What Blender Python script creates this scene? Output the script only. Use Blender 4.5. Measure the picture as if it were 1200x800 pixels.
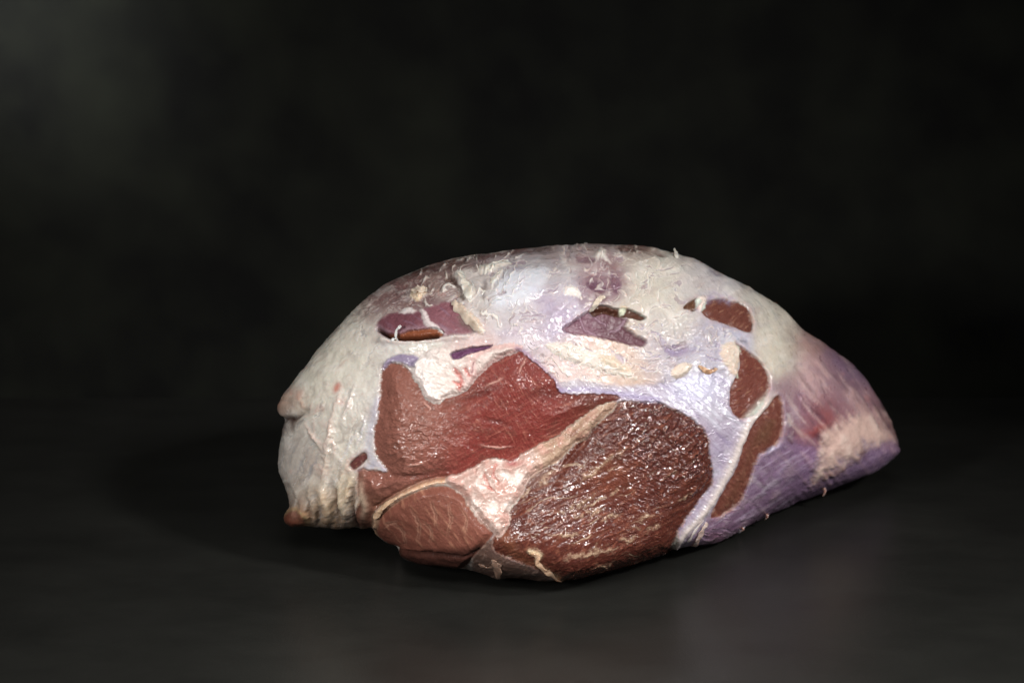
import bpy, math, random
import numpy as np
from mathutils import Vector
random.seed(4)
RNG = np.random.default_rng(7)
for o in list(bpy.data.objects): bpy.data.objects.remove(o)
SC = bpy.context.scene
COL = SC.collection

# ------------------------------------------------------------------ camera
F_PX = 2833.0                       # 85 mm on a 36 mm sensor, photograph 1200 px wide
PITCH = math.atan(730.0/F_PX)
CAM = np.array([0.0, -1.3366, 0.4897])
cd = bpy.data.cameras.new('camera'); cam = bpy.data.objects.new('camera', cd); COL.objects.link(cam)
cam.location = CAM; cam.rotation_euler = (math.pi/2-PITCH, 0, 0)
cd.lens = 85; cd.sensor_width = 36; cd.clip_start = 0.05; cd.clip_end = 50
cd.dof.use_dof = True; cd.dof.focus_distance = 1.40; cd.dof.aperture_fstop = 7.0
SC.camera = cam

# ------------------------------------------------------------------ world, lamps, exposure
w = bpy.data.worlds.new('World'); SC.world = w; w.use_nodes = True
w.node_tree.nodes['Background'].inputs[0].default_value = (0.55, 0.62, 0.70, 1)
w.node_tree.nodes['Background'].inputs[1].default_value = 0.006
def area(name, loc, target, sx, sy, power, color, spread=180):
    l = bpy.data.lights.new(name, 'AREA'); l.shape = 'RECTANGLE'; l.size = sx; l.size_y = sy
    l.energy = power; l.color = color; l.spread = math.radians(spread)
    o = bpy.data.objects.new(name, l); COL.objects.link(o); o.location = loc
    o.rotation_euler = (Vector(target)-Vector(loc)).to_track_quat('-Z', 'Y').to_euler()
    return o
area('key_softbox', (1.04, -0.98, 1.08), (0.02, 0.06, 0.09), 0.20, 0.17, 0.88, (1.0, 0.98, 0.955), 34)
area('side_softbox', (-0.85, -1.10, 0.55), (0.0, 0.05, 0.12), 0.16, 0.22, 1.6, (1.0, 0.985, 0.965), 70)
area('top_fill', (0.0, -0.45, 1.5), (0.0, 0.05, 0.1), 0.9, 0.7, 0.40, (1.0, 0.985, 0.97), 42)  # added overhead fill, brightens the top of the joint
area('right_softbox', (1.40, -0.16, 0.36), (0.08, 0.03, 0.10), 0.10, 0.17, 0.12, (1.0, 0.99, 0.98), 30)
area('table_fill', (0.05, -0.62, 0.47), (0.05, -0.42, 0.0), 0.40, 0.15, 3.4, (1.0, 0.98, 0.94), 80)  # added fill lamp that lights the front of the table
sp = bpy.data.lights.new('wall_spot', 'SPOT'); sp.energy = 95; sp.spot_size = math.radians(22); sp.spot_blend = 1.0
sp.shadow_soft_size = 0.05; sp.color = (0.97, 1.0, 0.98)
so = bpy.data.objects.new('wall_spot', sp); COL.objects.link(so); so.location = (-0.75, -0.05, 0.72)
so.rotation_euler = (Vector((-0.41, 0.385, 0.355))-Vector(so.location)).to_track_quat('-Z', 'Y').to_euler()
SC.view_settings.view_transform = 'Standard'; SC.view_settings.look = 'None'
SC.view_settings.exposure = 0.0; SC.view_settings.gamma = 1.0
SC.view_settings.use_curve_mapping = False

# ------------------------------------------------------------------ helpers
def lin(c):
    c = np.asarray(c, float)/255.0
    return np.where(c <= 0.04045, c/12.92, ((c+0.055)/1.055)**2.4)
def sm(a, b, x):
    t = np.clip((x-a)/(b-a), 0, 1); return t*t*(3-2*t)
PERM = RNG.permutation(256).astype(np.int64); PERM = np.concatenate([PERM, PERM, PERM])
G3 = RNG.normal(size=(256, 3)); G3 /= np.linalg.norm(G3, axis=1)[:, None]; G3 = G3.astype(np.float32)
def noise3(x, y, z):
    xi = np.floor(x).astype(np.int64); yi = np.floor(y).astype(np.int64); zi = np.floor(z).astype(np.int64)
    xf = (x-xi).astype(np.float32); yf = (y-yi).astype(np.float32); zf = (z-zi).astype(np.float32)
    xi &= 255; yi &= 255; zi &= 255
    f = lambda t: t*t*t*(t*(t*6-15)+10)
    u, v, q = f(xf), f(yf), f(zf)
    def g(dx, dy, dz):
        h = PERM[PERM[PERM[xi+dx]+yi+dy]+zi+dz]
        G = G3[h]
        return G[..., 0]*(xf-dx)+G[..., 1]*(yf-dy)+G[..., 2]*(zf-dz)
    a = g(0,0,0); a = a+(g(1,0,0)-a)*u
    b = g(0,1,0); b = b+(g(1,1,0)-b)*u
    c = g(0,0,1); c = c+(g(1,0,1)-c)*u
    d = g(0,1,1); d = d+(g(1,1,1)-d)*u
    e = a+(b-a)*v; h = c+(d-c)*v
    return (e+(h-e)*q)*1.5
def fbm(x, y, z, octv=4, gain=0.5):
    s = 0; a = 1.0; t = 0
    for i in range(octv):
        s = s+a*noise3(x+17.3*i, y-9.1*i, z+3.7*i); t += a
        x, y, z = x*2.03, y*2.03, z*2.03; a *= gain
    return s/t
def ridged(x, y, z, octv=3):
    s = 0; a = 1.0; t = 0
    for i in range(octv):
        n = 1-np.abs(noise3(x+11.3*i, y+5.1*i, z-7.7*i))*1.6
        s = s+a*np.clip(n, 0, 1)**3; t += a
        x, y, z = x*2.1, y*2.1, z*2.1; a *= 0.5
    return s/t
def at(px, py, Y):
    """a pixel of the photograph and a world depth -> a point"""
    px = np.asarray(px, float); py = np.asarray(py, float)
    a = (px-600)/F_PX; b = (400-py)/F_PX
    dy = math.cos(PITCH)+b*math.sin(PITCH); dz = -math.sin(PITCH)+b*math.cos(PITCH)
    s = (Y-CAM[1])/dy
    return np.stack([CAM[0]+a*s, CAM[1]+dy*s, CAM[2]+dz*s], -1)
def table_y(px, py, z=0.0):
    b = (400-py)/F_PX
    dy = math.cos(PITCH)+b*math.sin(PITCH); dz = -math.sin(PITCH)+b*math.cos(PITCH)
    return CAM[1]+dy*(z-CAM[2])/dz
WALL_Y = float(table_y(600, 465))
def spline(pts, n=6, closed=True):
    P = np.asarray(pts, float); N = len(P); out = []
    rng = range(N) if closed else range(N-1)
    for i in rng:
        if closed: p0, p1, p2, p3 = P[i-1], P[i], P[(i+1) % N], P[(i+2) % N]
        else: p0, p1, p2, p3 = P[max(i-1, 0)], P[i], P[i+1], P[min(i+2, N-1)]
        for k in range(n):
            t = k/n
            out.append(0.5*((2*p1)+(-p0+p2)*t+(2*p0-5*p1+4*p2-p3)*t*t+(-p0+3*p1-3*p2+p3)*t**3))
    if not closed: out.append(P[-1])
    return np.array(out)

# ------------------------------------------------------------------ body grid of the joint
SIL = [(329,470,'.062'),(328,480,'.062'),(331,487,'.064'),(334,492,'.068'),(332,500,'.07'),(328,520,'.066'),(326,547,'.06'),(330,562,'.058'),
 (337,580,'.056'),(339,593,'.056'),(334,601,'.054'),(334,611,'.054'),(342,616,'.054'),(362,616,'.052'),(380,618,'.05'),(395,620,'.05'),
 (415,617,'.048'),(425,619,'.047'),(436,618,'.046'),(441,626,'.042'),(452,635,'.036'),(465,640,'.033'),(470,652,'.03'),
 (487,660,'.026'),(517,665,'.02'),(542,667,'.016'),(570,673,'.012'),(584,679,'t'),(600,677,'t'),(625,679,'t'),(660,681,'t'),(695,675,'t'),
 (735,664,'t'),(775,652,'t'),(790,644,'t'),(810,640,'t'),(838,637,'t'),(867,622,'t'),(887,611,'t'),(930,591,'t'),
 (965,577,'t'),(995,565,'.19'),(1030,550,'.215'),(1053,531,'.232'),(1053,523,'.236'),(1047,502,'.242'),(1037,480,'.243'),(1020,452,'.24'),(996,425,'.225'),
 (962,400,'.205'),(940,386,'.19'),(920,364,'.178'),(880,338,'.16'),(847,321,'.145'),(820,306,'.135'),(790,297,'.125'),(762,290,'.118'),
 (725,287,'.112'),(675,286,'.108'),(620,291,'.104'),(575,296,'.102'),(550,299,'.1'),(500,312,'.095'),(460,329,'.09'),(435,345,'.086'),
 (410,367,'.082'),(375,407,'.074'),(345,445,'.066'),(332,462,'.063')]
sil = []
for px, py, d in SIL:
    sil.append((px, py, table_y(px, py, 0.0012) if d == 't' else 0.8*float(d)))
S = spline(sil, 8)
CX, CY = 660.0, 490.0
th = np.arctan2(S[:, 1]-CY, S[:, 0]-CX); rad = np.hypot(S[:, 0]-CX, S[:, 1]-CY)
o_ = np.argsort(th); th, rad, dep = th[o_], rad[o_], S[o_, 2]
NT, NF, NB = 1800, 330, 56
TH = np.linspace(-math.pi, math.pi, NT, endpoint=False)
thp = np.concatenate([th-2*math.pi, th, th+2*math.pi])
RAD = np.interp(TH, thp, np.tile(rad, 3)); DEP = np.interp(TH, thp, np.tile(dep, 3))
def blur(a, n):
    k = np.hanning(2*n+1); k /= k.sum()
    return np.convolve(np.concatenate([a[-n:], a, a[:n]]), k, 'valid')
DEP = blur(DEP, 45)
def harmonic(v, RRg, e=1.0, K=90):
    c = np.fft.rfft(v)/len(v); out = np.full(RRg.shape, c[0].real); lr = np.log(RRg[:, :1])
    for k_ in range(1, K):
        out = out+np.exp(lr*k_*e)*(2*(c[k_].real*np.cos(k_*TH0)-c[k_].imag*np.sin(k_*TH0)))[None, :]
    return out+(v-out[-1] if False else 0)
TH0 = np.arange(NT)*2*math.pi/NT
rf = np.linspace(0.0, 1, NF) ** 0.97; rf[0] = 0.0003
rb = np.cos(np.linspace(0, 1, NB+1)[1:]*math.pi/2*0.997)
R = np.concatenate([rf, rb]); NRW = len(R)
RR, TT = np.meshgrid(R, TH, indexing='ij')
RE = RR*harmonic(RAD, RR, 0.75, 320)
PX = CX+RE*np.cos(TT); PY = CY+RE*np.sin(TT)
front = np.zeros_like(PX, bool); front[:NF] = True
base = harmonic(DEP, RR, 1.35)+(0.080-DEP.mean())*(1-RR**2)
down = np.clip(np.sin(TT), -1, 1)
pw = 2.8+0.4*np.clip(down, 0, 1)*RR
dome = np.sqrt(np.clip(1-RR**pw, 0, 1))
Y = np.where(front, base-0.098*dome, base+0.10*np.sqrt(np.clip(1-RR**2.3, 0, 1)))
P = at(PX, PY, Y)
P[..., 2] = np.where(P[..., 2] < 0.004, 0.0012+0.0028*np.exp(np.minimum(P[..., 2]-0.004, 0)/0.006), P[..., 2])
def smooth_grid(N, n, m):
    for _ in range(n):
        N = (N+np.roll(N, m, 1)+np.roll(N, -m, 1))/3
        N[1:-1] = (N[1:-1]+N[:-2]+N[2:])/3
    return N/(np.linalg.norm(N, axis=-1, keepdims=True)+1e-12)
def grid_normals(P):
    dr = np.gradient(P, axis=0); dt = np.roll(P, -1, 1)-np.roll(P, 1, 1)
    n = np.cross(dr, dt); n /= np.linalg.norm(n, axis=-1, keepdims=True)+1e-12
    return n
N0 = grid_normals(P)
if (N0[NF//3] @ np.array([0, -1, 0.2])).mean() < 0: N0 = -N0
ND = smooth_grid(N0.copy(), 10, 4)
ND[:12] = ND[:12].mean((0, 1))+0*ND[:12]

# work arrays: only the side one can see is traced, the rest is fat with lean patches
X3, Y3, Z3 = P[..., 0]*1000, P[..., 1]*1000, P[..., 2]*1000      # millimetres
f32 = np.float32
fx, fy = PX[:NF], PY[:NF]
ux = fx+2.5*fbm(fx/11, fy/11, 0*fx+3.1, 3)+.9*fbm(fx/3.6, fy/3.6, 0*fx+1.1, 2); uy = fy+2.5*fbm(fx/11, fy/11, 0*fx+8.7, 3)+.9*fbm(fx/3.6, fy/3.6, 0*fx+5.1, 2)
def sd(pts, n=5, rough=1.0, pad=30):
    """signed distance (photograph pixels, + inside) to a closed outline"""
    V = spline(pts, n)
    out = np.full(fx.shape, -99.0, f32)
    m = (fx > V[:, 0].min()-pad) & (fx < V[:, 0].max()+pad) & (fy > V[:, 1].min()-pad) & (fy < V[:, 1].max()+pad)
    qx = (fx+(ux-fx)*rough)[m]; qy = (fy+(uy-fy)*rough)[m]
    d = np.full(qx.shape, 1e9); ins = np.zeros(qx.shape, bool)
    for i in range(len(V)):
        a = V[i-1]; b = V[i]; e = b-a; L = e@e+1e-9
        t = np.clip(((qx-a[0])*e[0]+(qy-a[1])*e[1])/L, 0, 1)
        d = np.minimum(d, (qx-a[0]-t*e[0])**2+(qy-a[1]-t*e[1])**2)
        if a[1] != b[1]:
            c = ((a[1] > qy) != (b[1] > qy)) & (qx < (b[0]-a[0])*(qy-a[1])/(b[1]-a[1])+a[0])
            ins ^= c
    d = np.sqrt(d); out[m] = np.where(ins, d, -d)
    return out
def ln(pts, rough=1.0, pad=24, taper=True):
    """distance to an open line and the place along it (0..1)"""
    V = spline(pts, 5, False)
    out = np.full(fx.shape, 99.0, f32); tt = np.zeros(fx.shape, f32)
    m = (fx > V[:, 0].min()-pad) & (fx < V[:, 0].max()+pad) & (fy > V[:, 1].min()-pad) & (fy < V[:, 1].max()+pad)
    qx = (fx+(ux-fx)*rough)[m]; qy = (fy+(uy-fy)*rough)[m]
    d = np.full(qx.shape, 1e9); pos = np.zeros(qx.shape)
    for i in range(1, len(V)):
        a = V[i-1]; b = V[i]; e = b-a; L = e@e+1e-9
        t = np.clip(((qx-a[0])*e[0]+(qy-a[1])*e[1])/L, 0, 1)
        q = (qx-a[0]-t*e[0])**2+(qy-a[1]-t*e[1])**2
        k = q < d; d[k] = q[k]; pos[k] = ((i-1+t)/(len(V)-1))[k]
    out[m] = np.sqrt(d); tt[m] = pos
    return out, tt
def aniso(ang, sl, sw, seed, octv=3, gain=0.55):
    c, s = np.cos(ang), np.sin(ang)
    return fbm((fx*c+fy*s)/sl, (-fx*s+fy*c)/sw, 0*fx+seed, octv, gain)

C = np.zeros(PX.shape+(3,), f32)          # base colour (linear)
H = np.zeros(PX.shape, f32)               # relief, mm along the normal
RO = np.full(PX.shape, 0.42, f32)         # roughness
WET = np.full(PX.shape, 1.0, f32); LAB = np.zeros(PX.shape, np.int16)        # part id, 0 = fat cover
n_big = fbm(X3/28, Y3/28, Z3/28, 4); n_mid = fbm(X3/9+50, Y3/9, Z3/9, 4); n_fine = fbm(X3/2.6, Y3/2.6+30, Z3/2.6, 3)
n_rdg = ridged(X3/11+9, Y3/11, Z3/11, 3)
# hidden side: fat with lean showing through
bk = sm(0.02, 0.25, n_big)[..., None]
C[:] = lin((196, 186, 178))*(1-bk)+lin((120, 70, 66))*bk
H[:] = 1.2*n_big+0.6*n_mid

cf, hf, ro, lb, we = C[:NF], H[:NF], RO[:NF], LAB[:NF], WET[:NF]
n_x = fbm(X3[:NF]/1.1, Y3[:NF]/1.1, Z3[:NF]/1.1+40, 2); nx = n_x
nb, nm, nf, nr = n_big[:NF], n_mid[:NF], n_fine[:NF], n_rdg[:NF]
# --- fat tints, blended by distance
SPL = [(360,430,40,(218,214,202)),(345,540,34,(186,180,176)),(375,560,30,(206,196,184)),(400,500,34,(214,210,202)),(425,470,24,(216,212,208)),
 (335,470,14,(176,132,112)),(360,600,24,(166,140,116)),(395,605,22,(176,146,118)),(410,580,16,(176,160,140)),(410,410,40,(216,212,202)),
 (450,400,22,(206,198,194)),(470,345,26,(130,102,100)),(446,358,16,(150,124,122)),(500,320,30,(118,88,84)),(540,312,24,(124,98,92)),(520,372,20,(142,118,126)),
 (560,345,26,(206,198,192)),(600,330,26,(184,180,184)),(640,318,26,(174,168,168)),(605,365,34,(192,183,186)),(590,300,16,(136,112,112)),(640,293,18,(138,114,114)),
 (650,375,24,(186,174,192)),(640,345,20,(200,190,200)),(690,300,18,(178,160,158)),(705,330,20,(136,104,116)),(722,312,12,(140,110,116)),(760,310,26,(206,200,190)),(750,292,12,(130,98,92)),
 (770,345,34,(212,206,194)),(720,420,30,(216,190,176)),(670,430,26,(218,198,194)),(745,438,16,(214,188,172)),(770,390,28,(204,196,192)),(780,412,20,(178,168,184)),(830,330,30,(200,194,196)),
 (835,395,18,(186,180,196)),(800,440,24,(196,192,206)),(905,385,26,(214,206,192)),(900,350,24,(208,202,192)),(915,420,20,(220,212,198)),(870,398,14,(200,198,220)),
 (520,440,24,(222,208,200)),(560,410,20,(208,180,176)),(610,400,20,(210,194,200)),(500,405,18,(210,198,190)),
 (860,520,26,(172,160,182)),(830,560,30,(168,156,180)),(800,620,24,(160,146,178)),(950,400,16,(150,120,112)),(985,430,20,(126,104,116)),(1005,440,12,(112,98,120)),
 (950,440,20,(176,146,146)),(930,470,20,(150,118,134)),(955,490,20,(138,96,100)),(1000,470,20,(150,118,124)),(1030,470,18,(140,112,118)),(1040,500,14,(168,140,136)),
 (920,560,34,(132,104,134)),(880,600,26,(140,108,134)),(850,625,20,(128,84,104)),(960,560,20,(130,118,148)),(1030,540,18,(126,114,140)),
 (590,660,24,(110,92,84))]  # last tint holds the shadow under the cut muscle
wsum = np.zeros(fx.shape, f32); acc = np.zeros(fx.shape+(3,), f32)
sx_, sy_ = fx+14*fbm(fx/30, fy/30, 0*fx+1.7, 3), fy+14*fbm(fx/30, fy/30, 0*fx+6.3, 3)
for x, y, r, c in SPL:
    q = np.exp(-((sx_-x)**2+(sy_-y)**2)/(2*(0.8*r)**2))+1e-7/(1+((sx_-x)**2+(sy_-y)**2)/1e3)
    wsum += q; acc += q[..., None]*lin(c)
tint = acc/wsum[..., None]
rimk = sm(0.93, 1.0, RR[:NF])[..., None]*0.0
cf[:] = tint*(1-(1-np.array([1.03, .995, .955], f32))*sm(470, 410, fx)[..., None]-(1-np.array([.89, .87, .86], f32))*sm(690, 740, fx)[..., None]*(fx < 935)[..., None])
def mix(c, a):
    c = lin(c); a = np.clip(a, 0, 1)[..., None]; cf[:] = cf*(1-a)+c*a
# mottling of the fat: milky strands and thin places
thin = sm(0.05, 0.55, fbm(fx/20, fy/12, 0*fx+2.2, 5, 0.6))
mix((150, 132, 146), 0.34*thin*(fy < 480))
strand = sm(0.62, 0.95, ridged(sx_/26, sy_/13, 0*fx+4.4, 4))
mix((232, 224, 214), 0.45*strand*(fx < 930))
mix((206, 146, 134), 0.36*sm(0.28, 0.6, fbm(fx/16+40, fy/16, 0*fx, 4)))
vl = sm(0.15, 0.5, aniso(-1.15, 36, 5, 5.5)); mix((150, 152, 158), 0.35*vl*sm(420, 360, fx)*sm(500, 540, fy))
torn = np.zeros(fx.shape, f32)
for an, sl, sw, sdn, zone, thr, col, k in [(-.55, 34, 7, 3.3, sm(600, 520, fx)*sm(400, 350, fy), .10, (120, 92, 92), .75), (-.15, 30, 11, 7.1, sm(560, 610, fx)*sm(860, 780, fx)*sm(410, 370, fy), .20, (150, 126, 138), .6),
        (.35, 26, 9, 2.6, sm(640, 700, fx)*sm(900, 850, fx)*sm(360, 390, fy), .22, (164, 150, 172), .6), (-1.25, 44, 8, 9.4, sm(440, 400, fx)*sm(430, 480, fy), .16, (150, 152, 156), .5), (-1.0, 30, 9, 1.9, sm(470, 430, fx)*sm(460, 400, fy), .24, (176, 172, 172), .5)]:
    c_, s_ = math.cos(an), math.sin(an)
    T_ = fbm((sx_*c_+sy_*s_)/sl, (-sx_*s_+sy_*c_)/sw, 0*fx+sdn, 5, .6)
    a_ = sm(thr, thr+.06, T_)*zone
    mix(col, k*a_*(.55+.45*sm(0, .5, T_))); e_ = np.exp(-((T_-thr+.03)/.03)**2)*zone; mix((232, 222, 214), .5*e_)
    torn += .35*e_-.5*a_; mix((106, 76, 78), .5*zone*sm(thr+.2, thr+.34, T_))
hf[:] = torn*0.55+1.3*nb+0.6*nm+0.05*nf+0.22*strand+0.22*nr-0.3*thin
ro[:] = 0.36+0.14*nm
w_ = fbm(sx_/38, sy_/22, 0*fx+31, 4, .6); on = (fx < 930)
mix((168, 150, 142), .42*sm(.05, .45, w_)*on); mix((238, 232, 226), .4*sm(.05, .45, -w_)*on)
lz = sm(450, 400, fx); 
def wan(ang, sl, sw, seed):
    c, s = math.cos(ang), math.sin(ang); wx, wy = fx+1.3*(sx_-fx), fy+1.3*(sy_-fy)
    return fbm((wx*c+wy*s)/sl, (-wx*s+wy*c)/sw, 0*fx+seed, 4, .55)
q1 = wan(-1.08, 52, 9, 14.2); q2 = wan(-.9, 36, 7, 17.9)
mix((238, 230, 220), .5*lz*sm(.08, .4, q1)); mix((156, 142, 132), .5*lz*sm(.08, .42, -q1)); mix((196, 148, 134), .3*lz*sm(.2, .5, q2)); hf += lz*(.32*q1+.25*q2)
vn = ridged(sx_/40+3, sy_/30, 0*fx+2.2, 3); mix((168, 120, 122), .35*sm(.86, .97, vn)*on)
mix((190, 150, 118), .45*sm(585, 612, fy)*sm(440, 420, fx)*sm(-.2, .4, nm))
# streaky shank
shank = sm(905, 945, fx+0.45*(fy-460))
st = aniso(0.9, 46, 6.5, 9.1, 4); st2 = aniso(0.95, 60, 10, 2.4, 4)
mix((196, 172, 166), 0.75*shank*sm(0.0, 0.35, st)*sm(580, 480, fy)); mix((92, 62, 74), 0.8*shank*sm(0.08, 0.38, st2))
hf += shank*(0.45*st2+0.25*st)

PARTS = {0: ('fat_cover', 'fat')}
film = 1.3*fbm(fx/7, fy/7, 0*fx+21, 4, .6)
def patch(pid, name, mat, d, col, edge=1.0):
    if mat in ('muscle', 'coarse'):
        e = np.exp(-((d+2.0)/2.6)**2)*(d < 1)*sm(-.35, .35, nm+.1); mix((168, 142, 152), (.0 if pid in (4, 21) else .22 if pid in (2, 3) else .4)*e)
    a = sm(-edge, edge, d); mix(col, a); lb[d > 0] = pid; PARTS[pid] = (name, mat)
    if mat in ('muscle', 'coarse') and pid not in (4, 18, 21):
        mix((180, 138, 128), .5*sm(.1, .6, film+.30-d/8)*(d > -1))
    return a

# ---- silverskin sheet round the coarse muscle
SS = [(645,452),(662,461),(690,466),(724,470),(748,472),(790,480),(812,494),(829,512),(832,535),(834,560),(824,582),(806,606),(790,645),(800,642),(812,626),(832,600),(850,570),(864,540),
 (872,515),(882,496),(868,494),(858,486),(852,470),(854,452),(846,438),(824,436),(800,444),(770,450),(735,452),(700,450),(676,446)]
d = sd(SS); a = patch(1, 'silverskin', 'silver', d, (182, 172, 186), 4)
s1 = aniso(0.75, 40, 7, 7.7, 4); mix((214, 212, 224), a*0.75*sm(0.0, 0.35, s1)); mix((140, 124, 158), a*0.6*sm(0.05, 0.4, -s1))
mix((214, 214, 236), a*0.6*sm(38, 8, np.hypot((fx-815)*0.8, fy-452)))  # highlight of the sheet, painted as a pale spot
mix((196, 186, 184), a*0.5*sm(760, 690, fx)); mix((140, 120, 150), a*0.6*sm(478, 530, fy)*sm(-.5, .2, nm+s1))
hf += a*(0.5*s1+0.25*aniso(0.75, 18, 3, 1.7, 3))*1.0; ro[:] = ro*(1-a)+a*(0.22+0.1*nm)

# ---- front lean muscle
FM = [(447,440),(450,430),(461,425),(475,429),(485,442),(494,455),(500,465),(512,471),(521,464),(537,459),(550,452),(557,442),(575,425),(596,414),(606,411),(616,417),(632,430),
 (647,442),(655,458),(664,462),(685,462),(710,461),(727,466),(716,472),(700,478),(681,489),(662,507),(643,520),(615,534),(588,541),(575,539),(564,546),(545,558),(525,563),(500,567),(475,577),(455,588),
 (441,598),(437,616),(426,619),(416,612),(417,597),(425,586),(420,578),(419,565),(420,551),(432,549),(453,551),(445,540),(439,525),(440,502),(444,482),(446,462)]
d = sd(FM, rough=1.5); a = patch(2, 'lean_muscle', 'muscle', d, (130, 74, 64), 1.0)
pk = sm(500, 575, fx+0.3*(fy-470)); mix((114, 38, 35), a*pk*0.9)
mix((86, 36, 28), a*sm(640, 690, fx)*sm(520, 470, fy)*0.85)
mix((90, 50, 42), a*0.5*sm(0.05, 0.5, fbm(fx/22, fy/16, 0*fx+12, 4)))
g1 = aniso(-0.25-0.5*sm(640, 520, fx), 34, 4.0, 3.3, 4); mix((176, 104, 88), a*0.4*pk*sm(0.1, 0.5, g1)); mix((96, 42, 36), a*0.45*pk*sm(0.12, 0.5, -g1))
mix((104, 62, 50), a*0.8*sm(560, 590, fy)*sm(470, 440, fx))
wr = ridged(fx/15+1, fy/12, 0*fx+6.6, 4)
lobe = sm(70, 10, np.hypot(fx-490, (fy-520)*0.9))
hf += a*(4.6*sm(-2, 34, d)-0.7+0.25*g1*pk+lobe*(1.3*(wr-0.5)+0.5*aniso(0.3, 11, 7, 4.1, 3)))
hf += 2.8*np.exp(-((fx-475)/38.)**2-((fy-505)/60.)**2)
ro[:] = ro*(1-a)+a*(0.36+0.10*nm-0.12*lobe+0.14*pk*(1-lobe)); hf += a*(.10*nf+.10*nx)
gw = aniso(-.5, 60, 2.6, 7.9, 3); mix((92, 40, 36), a*.45*pk*sm(.12, .4, gw)); mix((172, 98, 84), a*.25*pk*sm(.15, .45, -gw)); mix((150, 96, 80), a*.18*sm(.1, .5, nx)); mix((74, 36, 30), a*.3*sm(.1, .5, -nx))
# folds and creases of the lean
for pts, wd, dep_ in [([(453,551),(470,556),(492,556),(515,552),(540,548)],4,1.6),([(530,470),(560,462),(590,452)],3,.5),([(610,466),(630,461),(648,460),(668,464)],7,.9),
                      ([(600,500),(580,492),(560,490)],3,.6),([(500,470),(508,482)],2,.6)]:
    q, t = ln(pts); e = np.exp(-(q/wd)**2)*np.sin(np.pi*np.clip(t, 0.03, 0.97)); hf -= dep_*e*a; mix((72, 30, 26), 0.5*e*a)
for pts, wd in [([(567,453),(578,448),(590,441)],1.4),([(606,438),(612,428),(618,420)],1.1),([(497,470),(505,480)],1.2),([(480,545),(500,540)],1.2),([(560,520),(580,524),(600,522)],1.3)]:
    q, t = ln(pts); e = np.exp(-(q/wd)**2)*np.sin(np.pi*np.clip(t, 0.03, 0.97)); hf += 0.7*e*a; mix((214, 150, 138), 0.6*e*a)

# ---- coarse-grained muscle on the right
CM = [(724,472),(746,470),(768,471),(790,478),(811,491),(825,502),(831,514),(832,532),(836,552),(832,570),(818,588),(805,606),(795,622),(790,644),(775,653),(735,666),(695,677),(660,683),(643,674),(622,664),(597,654),
 (580,647),(577,633),(584,622),(592,617),(595,604),(600,592),(610,578),(618,560),(634,548),(652,543),(664,529),(685,514),(700,497)]
d = sd(CM, rough=1.2); a = patch(3, 'coarse_muscle', 'coarse', d, (78, 33, 27), 1.2)
ang = -0.30-0.28*sm(620, 500, fy)
g1 = aniso(-0.42, 40, 5, 1.1, 4); g2 = aniso(-0.75, 11, 4.6, 8.2, 2); g3 = aniso(0.55, 9, 4.2, 6.1, 2)
mix((112, 56, 44), a*0.6*sm(0.05, 0.5, g1)); mix((58, 22, 18), a*0.55*sm(0.08, 0.5, -g1))
mix((150, 84, 66), a*0.35*sm(0.1, 0.5, g2)); mix((130, 76, 60), a*.22*sm(.1, .5, nx)); mix((48, 20, 16), a*.35*sm(.1, .5, -nx)); gy = aniso(-.40, 70, 2.4, 3.1, 3); mix((54, 24, 20), a*.45*sm(.1, .4, gy)); mix((140, 84, 66), a*.3*sm(.14, .45, -gy))
mix((126, 64, 46), a*0.2*sm(46, 10, np.hypot(fx-712, (fy-556)*1.2)))
mix((128, 92, 84), a*0.5*sm(650, 625, fx)*sm(580, 555, fy))
mar = fbm((sx_*math.cos(-.38)+sy_*math.sin(-.38))/44, (-sx_*math.sin(-.38)+sy_*math.cos(-.38))/4.6, 0*fx+33, 4, .6)
mix((186, 146, 124), a*.65*sm(.2, .5, mar)*sm(790, 720, fx)*sm(500, 550, fy))
gl = sm(92, 20, np.hypot((fx-785)*0.9, fy-520))
hf += a*(.12*nf+.10*nx+4.2*sm(-2, 30, d)-0.7+0.4*g1+(0.10+0.90*gl)*(1.25*g2+1.05*g3)+0.1*aniso(-0.6, 6, 2.6, 2.9, 3))
ro[:] = ro*(1-a)+a*(0.27-0.05*gl)
for pts, wd in [([(672,567),(690,555),(707,541),(728,527)],2.6),([(650,600),(663,600),(676,592),(698,577)],2.6),([(665,607),(687,601),(704,594)],2.4),([(690,643),(710,635)],2),([(752,620),(768,615)],1.8),
                ([(640,625),(660,628),(680,624)],1.6),([(700,612),(722,600)],1.5),([(720,632),(742,628)],1.6),([(790,588),(812,576)],1.6),([(655,652),(690,646),(720,642)],1.8),([(690,664),(725,655)],1.6),
                ([(700,585),(722,572)],1.6),([(630,572),(640,558),(652,548)],2.6),([(610,585),(622,572)],2.0),([(742,608),(765,600)],1.4),([(770,560),(790,550)],1.3),([(622,640),(640,645)],1.4)]:
    q, t = ln(pts, 2.6); e = np.exp(-(q/wd)**2)*np.sin(np.pi*np.clip(t, 0.02, 0.98))*sm(-.5, .3, nf+nm); hf += 0.35*e*a; mix((190, 146, 122), 0.6*e*a)
q, t = ln([(621,645),(632,648),(629,658),(640,668),(658,680)], 1.2); e = np.exp(-(q/2.6)**2); hf += 0.8*e*a; mix((206, 166, 138), 0.8*e*a)
q, t = ln([(590,625),(605,648),(625,664),(655,682)], .6); e = np.exp(-(q/8.)**2); mix((112, 60, 44), 0.7*e*a)
q, t = ln([(700,500),(684,520),(662,545),(650,566)], .6); e = np.exp(-(q/3.)**2)*a; hf -= 1.2*e

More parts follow.
